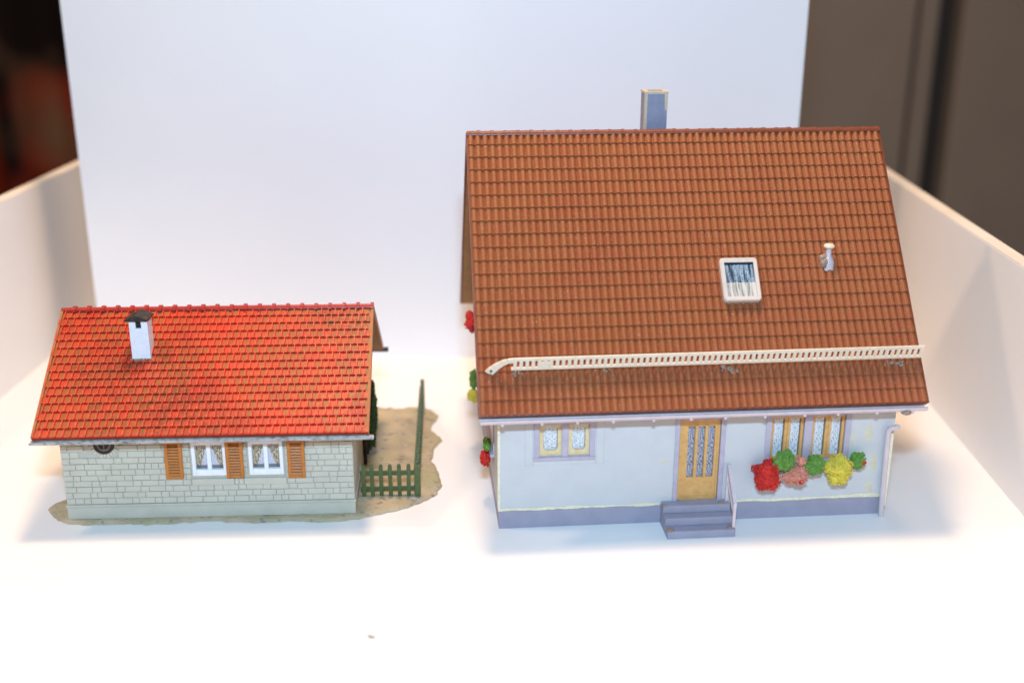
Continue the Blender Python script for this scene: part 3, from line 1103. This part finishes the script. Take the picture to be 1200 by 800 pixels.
def clump(name, u, v, z, rx, ry, rz, mat, label, cat, seed, grains=420, gs=0.34, tips=None):
    o = clump_mesh(rx, ry, rz, seed, grains, gs).build(name, mat)
    o.location = r_world(u, v, z) * MM
    o.rotation_euler = (0, 0, 0.1147)
    tag(o, label, cat)
    for (tu, tv, tz, tr, tm, nm) in (tips or []):
        t = clump_mesh(tr, tr * 0.8, tr, seed + 50, 60, 0.22).build(nm, tm, o)
        t.location = Vector((tu, tv, tz)) * MM
    return o


clump('flower_clump', 76.9, -3.3, 15.7, 4.3, 3.2, 4.5, 'red_blob', 'round bright red flower clump below the wide wooden window', 'flowers', 3, 620,
      tips=[(1.6, -0.4, -2.6, 2.6, 'red_blob', 'bloom')])
clump('leaf_clump', 82.2, -2.6, 19.4, 3.1, 2.5, 3.5, 'green_blob', 'green leaf clump between the red and salmon pink flowers', 'plant', 11)
clump('flower_clump', 85.6, -3.4, 15.6, 4.0, 2.8, 2.8, 'pink_blob', 'flat salmon pink flower clump with a red speck under the window', 'flowers', 5, 480,
      tips=[(0.9, -2.5, -1.2, 0.75, 'red_blob', 'red_speck'), (1.4, 0.2, 4.1, 1.5, 'pink_blob', 'bud')])
clump('leaf_clump', 91.2, -3.0, 18.0, 3.1, 2.4, 3.0, 'green_blob', 'green leaf clump between the salmon pink and yellow flowers', 'plant', 23)
clump('flower_clump', 98.1, -3.3, 16.6, 4.2, 3.1, 4.1, 'yellow_blob', 'bright yellow flower clump under the wide wooden window', 'flowers', 31, 600)
clump('leaf_clump', 104.0, -2.5, 18.8, 2.3, 2.0, 2.8, 'green_blob', 'small green leaf clump with red berry beside the yellow flowers', 'plant', 41, 300,
      tips=[(1.3, -1.2, -0.1, 0.75, 'red_blob', 'red_speck')])
# flowers on the ledges of the side gable
clump('flower_clump', -2.3, 19.0, 14.0, 1.7, 3.5, 2.7, 'red_blob', 'small orange red flower clump on the side wall sill', 'flowers', 53, 240, 0.3)
clump('leaf_clump', -2.0, 16.0, 19.6, 1.2, 2.6, 1.9, 'green_blob', 'small green sprig above the orange red flowers on the side wall', 'plant', 59, 150, 0.3)
clump('flower_clump', -3.9, 58, 44.3, 2.5, 6.5, 3.0, 'red_blob', 'red flower clump high up on the side gable wall', 'flowers', 61, 240, 0.3)
clump('leaf_clump', -3.1, 60, 23.5, 1.9, 4.5, 3.0, 'green_blob', 'green and yellow leaf clump further back on the side wall', 'plant', 67, 240, 0.3,
      tips=[(-0.2, -1.8, -5.0, 2.6, 'yellow_blob', 'blossom')])
for v0, v1, z in ((10, 30, 10.6), (48, 70, 17.0), (46, 70, 40.5)):
    pass

# ------------------------------------------------------------------ the low red-roofed model house
LL, LD = 83.0, 63.0
HLY = 0.0774
HL = root('model_house', (-136.2, 295.7, 0.0), HLY)
tag(HL, 'low model bungalow with bright red tiled roof and pale stone block walls', 'model house')
C_L, S_L = cos(HLY), sin(HLY)


def l_world(u, v, z):
    return Vector((-136.2 + u * C_L - v * S_L, 295.7 + u * S_L + v * C_L, z))


# earth base plate under house and yard
outline = [(-9.0, 8.3), (-6.4, 3.8), (-3.6, 1.2), (-1.0, -0.6), (3, -2.0), (7.6, -2.3), (12, -2.2), (17.3, -2.2), (23, -2.6), (29.6, -2.4), (35, -1.6), (41.7, -1.3), (48, -2.4), (54.4, -3.3), (60, -3.0),
           (66.6, -2.7), (71, -3.2), (75.4, -3.5), (80, -3.0), (84, -2.0), (89, 0.2), (93.8, 1.9), (98, 4.4), (101.2, 6.6), (104, 9.2), (107, 13.5), (108.3, 18.3), (107.6, 25), (106.4, 32.0), (104.8, 36), (105.0, 40.6),
           (105.2, 46), (108.2, 53), (107.2, 57), (104.6, 61), (104.2, 65.5), (106, 70), (106.1, 75), (105, 79), (102.4, 81.4), (98, 82.4), (93, 81.6), (88, 82.4), (80, 81), (60, 76), (40, 74), (20, 74), (0, 72), (-6, 60), (-4, 45), (-6, 30), (-4, 16)]
fine = []
for i, p in enumerate(outline):
    q = outline[(i + 1) % len(outline)]
    for k in range(3):
        t = k / 3
        x, y = p[0] + (q[0] - p[0]) * t, p[1] + (q[1] - p[1]) * t
        fine.append((x + 0.95 * mnoise.noise(Vector((x * 0.9, y * 0.9, 2))), y + 0.95 * mnoise.noise(Vector((x * 0.9, y * 0.9, 8)))))
cxy = (48.0, 36.0)
m = MB()
n = len(fine)
levels = [(1.0, 0.05), (0.992, 0.75), (0.97, 1.0), (0.9, 1.05), (0.75, 1.05), (0.5, 1.05), (0.25, 1.05)]
for f, z in levels:
    for i, (x, y) in enumerate(fine):
        px_, py_ = cxy[0] + (x - cxy[0]) * f, cxy[1] + (y - cxy[1]) * f
        zz = z + (0.5 * mnoise.noise(Vector((px_ * 0.5, py_ * 0.5, 1))) + 0.25 * mnoise.noise(Vector((px_ * 1.6, py_ * 1.6, 4))) if z > 0.1 else 0)
        m.v.append((px_, py_, zz))
for l in range(len(levels) - 1):
    for i in range(n):
        i2 = (i + 1) % n
        m.f.append((l * n + i, l * n + i2, (l + 1) * n + i2, (l + 1) * n + i))
m.f.append(tuple((len(levels) - 1) * n + i for i in range(n)))
bp = m.build('base_plate', 'ground', smooth=0)
bp.location = Vector((-136.2, 295.7, 0.0)) * MM
bp.rotation_euler = (0, 0, HLY)
tag(bp, 'ragged sandy earth base plate under the red roofed model bungalow', 'base plate')

# walls
LWT = 27.2
slope_l = (54.8 - 28.7) / (LD / 2 + 5.5)
LW1 = (36.4, 47.2, 13.6, 25.2)
LW2 = (52.6, 63.4, 13.6, 25.2)
m = MB()
holed_wall(m, 0.3, LL - 0.3, 1.0, LWT, [LW1, LW2], 0.3, 2.3)
lw = m.build('wall', 'joint', HL)
m = MB()
glz = lambda v: 28.7 + slope_l * (v + 5.5) - 2.6
m.prism([Vector(p) for p in [(0.3, 2.3, 1.0), (0.3, 2.3, LWT), (0.3, LD / 2, glz(LD / 2)), (0.3, LD, LWT), (0.3, LD, 1.0)]], (LL - 0.6, 0, 0))
m.build('gable_wall', 'brick', lw)
m = MB()
m.bev_box(-0.1, LL + 0.1, -0.15, 0.3, 0.95, 4.75, 0.1)
m.box(LL - 0.3, LL + 0.1, 0.31, LD, 0.95, 4.75)
m.box(-0.1, 0.3, 0.31, LD, 0.95, 4.75)
m.build('stone_base', 'stone_base', HL)
m = MB()
m.bev_box(-0.3, LL + 0.3, -0.35, 0.3, 4.80, 5.5, 0.15)
m.build('base_ledge', 'stone_base', HL)

# stone blocks of the front wall, one object each; alike sizes share a mesh
brick_meshes = {}


def brick(u0, u1, z0, z1, parent):
    w, h = round(u1 - u0, 2), round((z1 - z0), 2)
    key = (w, h, rng.randrange(2))
    if key not in brick_meshes:
        b = MB()
        d = 0.02 + 0.08 * key[2]
        b.bev_box(0, w, -0.02 - d, 0.32, 0, h, 0.11)
        me = b.mesh('brick')
        me.materials.append(MAT['brick'])
        brick_meshes[key] = me
    o = link('brick', brick_meshes[key], parent)
    o.location = Vector((u0, 0.0, z0)) * MM
    return o


def clear_of(u0, u1, z0, z1, boxes):
    return not any(u0 < b[1] and u1 > b[0] and z0 < b[3] and z1 > b[2] for b in boxes)


SILLS = [(36.3, 48.6, 11.0, 13.2), (51.3, 63.6, 11.0, 13.2)]
RING_C, RING_R = (12.5, 24.5), 2.9
ROWS = [5.6, 7.5, 9.35, 11.15, 12.95, 14.7, 16.5, 18.35, 20.2, 22.2, 24.1, 25.9]
gap = 0.11
r_b = random.Random(12)
for ri in range(len(ROWS) - 1):
    z0, z1 = ROWS[ri] + gap / 2, ROWS[ri + 1] - gap / 2
    u = 0.05
    long_next = (ri % 2 == 0)
    first = True
    while u < LL - 0.3:
        w = (4.75 + r_b.uniform(-0.5, 0.6)) if long_next else (2.2 + r_b.uniform(-0.2, 0.4))
        if first:
            w *= (0.55, 0.9, 0.7, 1.0)[ri % 4]
            first = False
        if r_b.random() < 0.16:
            long_next = not long_next
        long_next = not long_next
        w = max(1.0, round(w * 4) / 4.0)
        u1 = min(u + w, LL - 0.05)
        if LL - 0.05 - u1 < 1.2:
            u1 = LL - 0.05
        a, b = u + gap / 2, u1 - gap / 2
        # cut around openings and sills, leave out what the round vent covers
        segs_ = [(a, b)]
        for bx in [LW1, LW2] + SILLS:
            ns = []
            for (p, q) in segs_:
                if z0 < bx[3] - 0.1 and z1 > bx[2] + 0.1 and p < bx[1] and q > bx[0]:
                    if bx[0] - p > 0.5:
                        ns.append((p, bx[0] - 0.1))
                    if q - bx[1] > 0.5:
                        ns.append((bx[1] + 0.1, q))
                else:
                    ns.append((p, q))
            segs_ = ns
        for (p, q) in segs_:
            nearest_u = min(max(RING_C[0], p), q)
            nearest_z = min(max(RING_C[1], z0), z1)
            if math.hypot(nearest_u - RING_C[0], nearest_z - RING_C[1]) < RING_R + 1.1:
                continue
            if q - p > 0.45:
                brick(p, q - 0.001, z0, z1, lw)
        u = u1
# blocks on the end wall beside the yard, told apart only from close by
m = MB()
for ri in range(len(ROWS) - 1):
    z0, z1 = ROWS[ri] + gap / 2, ROWS[ri + 1] - gap / 2
    v = 0.35
    while v < LD - 0.5:
        w = r_b.choice((2.3, 4.6, 5.0))
        v1 = min(v + w, LD)
        m.box(LL - 0.3, LL - 0.02, v + gap / 2, v1 - gap / 2, z0, z1)
        m.box(0.02, 0.3, v + gap / 2, v1 - gap / 2, z0, z1)
        v = v1
tag(m.build('brick_field', 'brick', lw), kind='stuff')

# wedge stones round the vent
for k in range(13):
    a0 = pi + pi * (k - 0.5) / 12 + 0.03
    a1 = pi + pi * (k + 0.5) / 12 - 0.03
    m = MB()
    r0, r1 = RING_R + 0.1, RING_R + (1.5 if k % 2 else 1.15)
    m.prism([(RING_C[0] + r * cos(a), -0.05, RING_C[1] + r * sin(a)) for r, a in ((r0, a0), (r1, a0), (r1, a1), (r0, a1))], (0, 0.36, 0))
    m.build('wedge_stone', 'brick', lw)
# round vent: outer ring, inner ring, dark opening with bars
m = MB()
seg = 28
for r0, r1, y in ((2.1, 2.9, -0.5),):
    for k in range(seg):
        a0, a1 = 2 * pi * k / seg, 2 * pi * (k + 1) / seg
        m.prism([(RING_C[0] + r * cos(a), y, RING_C[1] + r * sin(a)) for r, a in ((r0, a0), (r1, a0), (r1, a1), (r0, a1))], (0, 0.8, 0))
rv = m.build('round_vent', 'black', HL)
m = MB()
for k in range(seg):
    a0, a1 = 2 * pi * k / seg, 2 * pi * (k + 1) / seg
    m.prism([(RING_C[0] + r * cos(a), -0.3, RING_C[1] + r * sin(a)) for r, a in ((1.5, a0), (2.1, a0), (2.1, a1), (1.5, a1))], (0, 0.6, 0))
m.build('inner_ring', 'ring_light', rv)
m = MB()
m.add([(RING_C[0] + 1.5 * cos(2 * pi * k / seg), -0.05, RING_C[1] + 1.5 * sin(2 * pi * k / seg)) for k in range(seg)], [tuple(range(seg))])
m.build('opening', 'black', rv)
m = MB()
m.box(RING_C[0] - 0.22, RING_C[0] + 0.22, -0.28, -0.06, RING_C[1] - 1.5, RING_C[1] + 1.5)
m.build('bar', 'ring_light', rv)

# windows
for (a, b, z0, z1) in (LW1, LW2):
    m = MB()
    frame_rect(m, a, b, z0, z1, 0.45, 0.12, 2.0, bottom=0.5)
    wo = m.build('window', 'stone_base', HL)
    m = MB()
    frame_rect(m, a + 0.45, b - 0.45, z0 + 0.5, z1 - 0.45, 1.05, -0.25, 1.6, bottom=1.9)
    mid = (a + b) / 2
    m.bev_box(mid - 0.6, mid + 0.6, -0.2, 1.6, z0 + 2.4, z1 - 1.5, 0.12)
    m.build('frame', 'white_plastic', wo)
    pane(a + 1.5, mid - 0.6, z0 + 2.4, z1 - 1.5, 0.9, 'drape_l', wo)
    pane(mid + 0.6, b - 1.5, z0 + 2.4, z1 - 1.5, 0.9, 'drape_r', wo)
for (a, b, z0, z1) in SILLS:
    m = MB()
    m.bev_box(a + 0.1, b - 0.1, -0.3, 0.3, z0 + 0.1, z1 - 0.1, 0.12)
    m.build('sill', 'brick', HL)

# louvred shutters
slat = MB()
slat.add([(0, 0.0, 0), (3.0, 0.0, 0), (3.0, 0.30, 0.55), (0, 0.30, 0.55), (0, 0.2, -0.05), (3.0, 0.2, -0.05), (3.0, 0.5, 0.5), (0, 0.5, 0.5)],
         [(0, 1, 2, 3), (5, 4, 7, 6), (4, 5, 1, 0), (3, 2, 6, 7), (0, 3, 7, 4), (1, 5, 6, 2)])
slat_me = slat.mesh('slat')
slat_me.materials.append(MAT['shutter'])
for u0, dz, ry in ((29.3, 13.7, 0.012), (46.6, 13.6, 0.006), (64.2, 13.3, 0.004)):
    m = MB()
    frame_rect(m, 0, 5.0, 0, 11.6, 1.0, -1.15, -0.35, bottom=0.9, top=0.8)
    so = m.build('shutter', 'shutter', HL)
    m = MB()
    m.box(0.9, 4.1, -0.40, -0.36, 0.5, 11.2)
    m.build('backing', 'shutter_gap_shade', so)
    so.location = Vector((u0, 0.12, dz)) * MM
    so.rotation_euler = (0, ry, 0)
    for k in range(11):
        o = link('slat', slat_me, so)
        o.location = Vector((1.0, -1.02, 0.98 + k * 0.9)) * MM

# door jamb in the end wall beside the yard
m = MB()
m.box(LL + 0.05, LL + 1.2, 33.0, 34.6, 1.0, 21)
m.box(LL + 0.05, LL + 1.2, 41.4, 43.0, 1.0, 21)
m.box(LL + 0.05, LL + 1.2, 34.6, 41.4, 19.4, 21)
dj = m.build('door', 'dark', HL)
m = MB()
m.box(LL + 0.05, LL + 0.6, 34.6, 41.4, 1.0, 19.4)
m.build('door_leaf', 'wood_soffit', dj)

# roof
RLf = Roof(HL, 5.2, 5.5, 29.2, 54.8, LL, LD)
lo_ = RLf.slab('roof', 'wood_soffit', -1.7, -0.12, 0.4)
VW = 0.75
TW = (RLf.u1 - RLf.u0 - 2 * VW) / 44.5
TL = (RLf.L - 0.4) / 16.0
lay_tiles(RLf, lo_, flat_tile(TW, TL), 45, 16, RLf.u0 + VW - TW * 0.25, TW, TL, 'tile_red', False, TW * 0.5, 6)
RLf.verge(RLf.u0 - 0.1, VW, -1.7, 0.62, 'verge_orange', lo_)
RLf.verge(RLf.u1 - VW + 0.1, VW, -1.7, 0.62, 'verge_orange', lo_)
m = MB()
prs = [RLf.P(0, -0.35, -0.3), RLf.P(0, -0.35, 0.5), RLf.P(0, 0.05, 0.5), RLf.P(0, 0.05, -0.3)]
m.prism([Vector((RLf.u0 + 0.1, p.y, p.z)) for p in prs], (RLf.u1 - RLf.u0 - 0.2, 0, 0))
m.build('eave_edge', 'ridge_red', lo_)
ridge_tiles(RLf, lo_, 22, 0.95, 'ridge_red', 1.5, -0.1)
gutter(RLf, HL, -5.9, 89.6, 1.0, -0.95, 'silver', s_off=-0.75)
# rear gutter shows past the gable
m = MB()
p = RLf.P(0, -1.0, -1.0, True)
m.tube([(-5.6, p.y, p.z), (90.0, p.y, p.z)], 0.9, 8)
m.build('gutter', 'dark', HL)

# chimney
m = MB()
x0, x1, v0, v1, zt = 18.7, 24.0, 15.6, 20.6, 56.2
zb = 40.0
nu0, nu1, nz0 = 20.55, 22.15, 53.9
# front face has a square-cut notch under the cap
m.box(x0, x1, v0 + 0.8, v1, zb, zt)
m.box(x0, nu0, v0, v0 + 0.799, zb, zt)
m.box(nu1, x1, v0, v0 + 0.799, zb, zt)
m.box(nu0 + 0.001, nu1 - 0.001, v0 + 0.01, v0 + 0.799, zb, nz0)
lc = m.build('chimney', 'white_plastic', HL)
m = MB()
m.box(nu0 + 0.02, nu1 - 0.02, v0 + 0.70, v0 + 0.79, nz0 + 0.02, zt - 0.02)
m.build('flue_opening', 'black', lc)
m = MB()
ax0, ax1 = x0 - 1.0, x1 + 0.3
am = (ax0 + ax1) / 2
for s_ in (0,):
    prof = [(ax0, v0 - 0.9, zt + 0.05), (ax1, v0 - 0.9, zt + 0.05), (ax1, v0 - 0.9, zt + 0.45), (am, v0 - 0.9, zt + 1.9), (ax0, v0 - 0.9, zt + 0.45)]
    m.prism([Vector(q) for q in prof], (0.35, 6.6, 0))
m.build('cap', 'dark', lc)
for kq in range(9):
    m = MB()
    uu = x0 + (x1 - x0) * kq / 8
    q = RLf.P(uu + rng.uniform(-0.3, 0.3), 26.0 + rng.uniform(-0.3, 0.3), 0.45)
    rr = rng.uniform(0.3, 0.55)
    m.lathe([(rr, -0.4), (rr, 0.1), (rr * 0.4, 0.35)], q, 8)
    m.build('glue_blob', 'glue', lc, smooth=0)

# ------------------------------------------------------------------ picket fence round the yard
FC = l_world(101, 10.7, 0.0)
fr = root('picket_fence', tuple(FC), HLY)
tag(fr, 'dark green picket fence round the sandy yard beside the bungalow', 'fence')
pk = MB()
pk.add([(-0.6, -0.4, 0), (0.6, -0.4, 0), (0.6, -0.4, 9.9), (0.35, -0.4, 10.6), (-0.35, -0.4, 10.6), (-0.6, -0.4, 9.9),
        (-0.6, 0.4, 0), (0.6, 0.4, 0), (0.6, 0.4, 9.9), (0.35, 0.4, 10.6), (-0.35, 0.4, 10.6), (-0.6, 0.4, 9.9)],
       [(0, 1, 2, 3, 4, 5), (11, 10, 9, 8, 7, 6), (0, 6, 7, 1), (1, 7, 8, 2), (2, 8, 9, 3), (3, 9, 10, 4), (4, 10, 11, 5), (5, 11, 6, 0)])
pk_me = pk.mesh('picket')
pk_me.materials.append(MAT['fence'])
for k in range(6):
    o = link('picket', pk_me, fr)
    o.location = Vector((-16.3 + k * 2.72 + rng.uniform(-0.1, 0.1), 0, 0.85)) * MM
    o.rotation_euler = (0, rng.uniform(-0.02, 0.02), 0)
for k in range(30):
    o = link('picket', pk_me, fr)
    o.location = Vector((0.0, 2.2 + k * 2.32, 0.85)) * MM
    o.rotation_euler = (rng.uniform(-0.02, 0.02), 0, radians(90))
for z in (2.4, 7.6):
    m = MB()
    m.box(-17.3, -1.0, 0.42, 1.1, z, z + 1.4)
    m.build('rail', 'fence', fr)
    m = MB()
    m.box(-1.1, -0.42, 1.4, 71, z, z + 1.4)
    m.build('rail', 'fence', fr)
m = MB()
m.bev_box(-0.9, 0.9, -0.8, 1.0, 0.85, 10.9, 0.1)
m.build('post', 'fence', fr)
m = MB()
m.bev_box(-0.7, 0.7, 70, 71.4, 0.85, 11.6, 0.1)
m.build('post', 'fence', fr)

# creeper against the end wall
o = clump_mesh(1.9, 6.5, 12.5, 77, 900, 0.55).build('creeper', 'green_dark')
o.location = l_world(LL + 2.0, 46.5, 14.0) * MM
o.rotation_euler = (0, 0, HLY)
tag(o, 'dark green creeper climbing the yard end wall of the bungalow', 'plant')

# crumb on the bare floor
m = MB()
r2 = random.Random(3)
for k in range(5):
    m.lathe([(0.25, 0.02), (0.35, 0.2), (0.15, 0.45)], (r2.uniform(-0.9, 0.9), r2.uniform(-0.4, 0.4), 0), 7)
m.box(-0.9, 0.9, -0.12, 0.12, 0.02, 0.2)
o = m.build('crumb', 'crumb')
o.location = Vector((-39.8, 239.8, 0.0)) * MM
tag(o, 'tiny brown crumb lying on the bare white box floor', 'crumb')
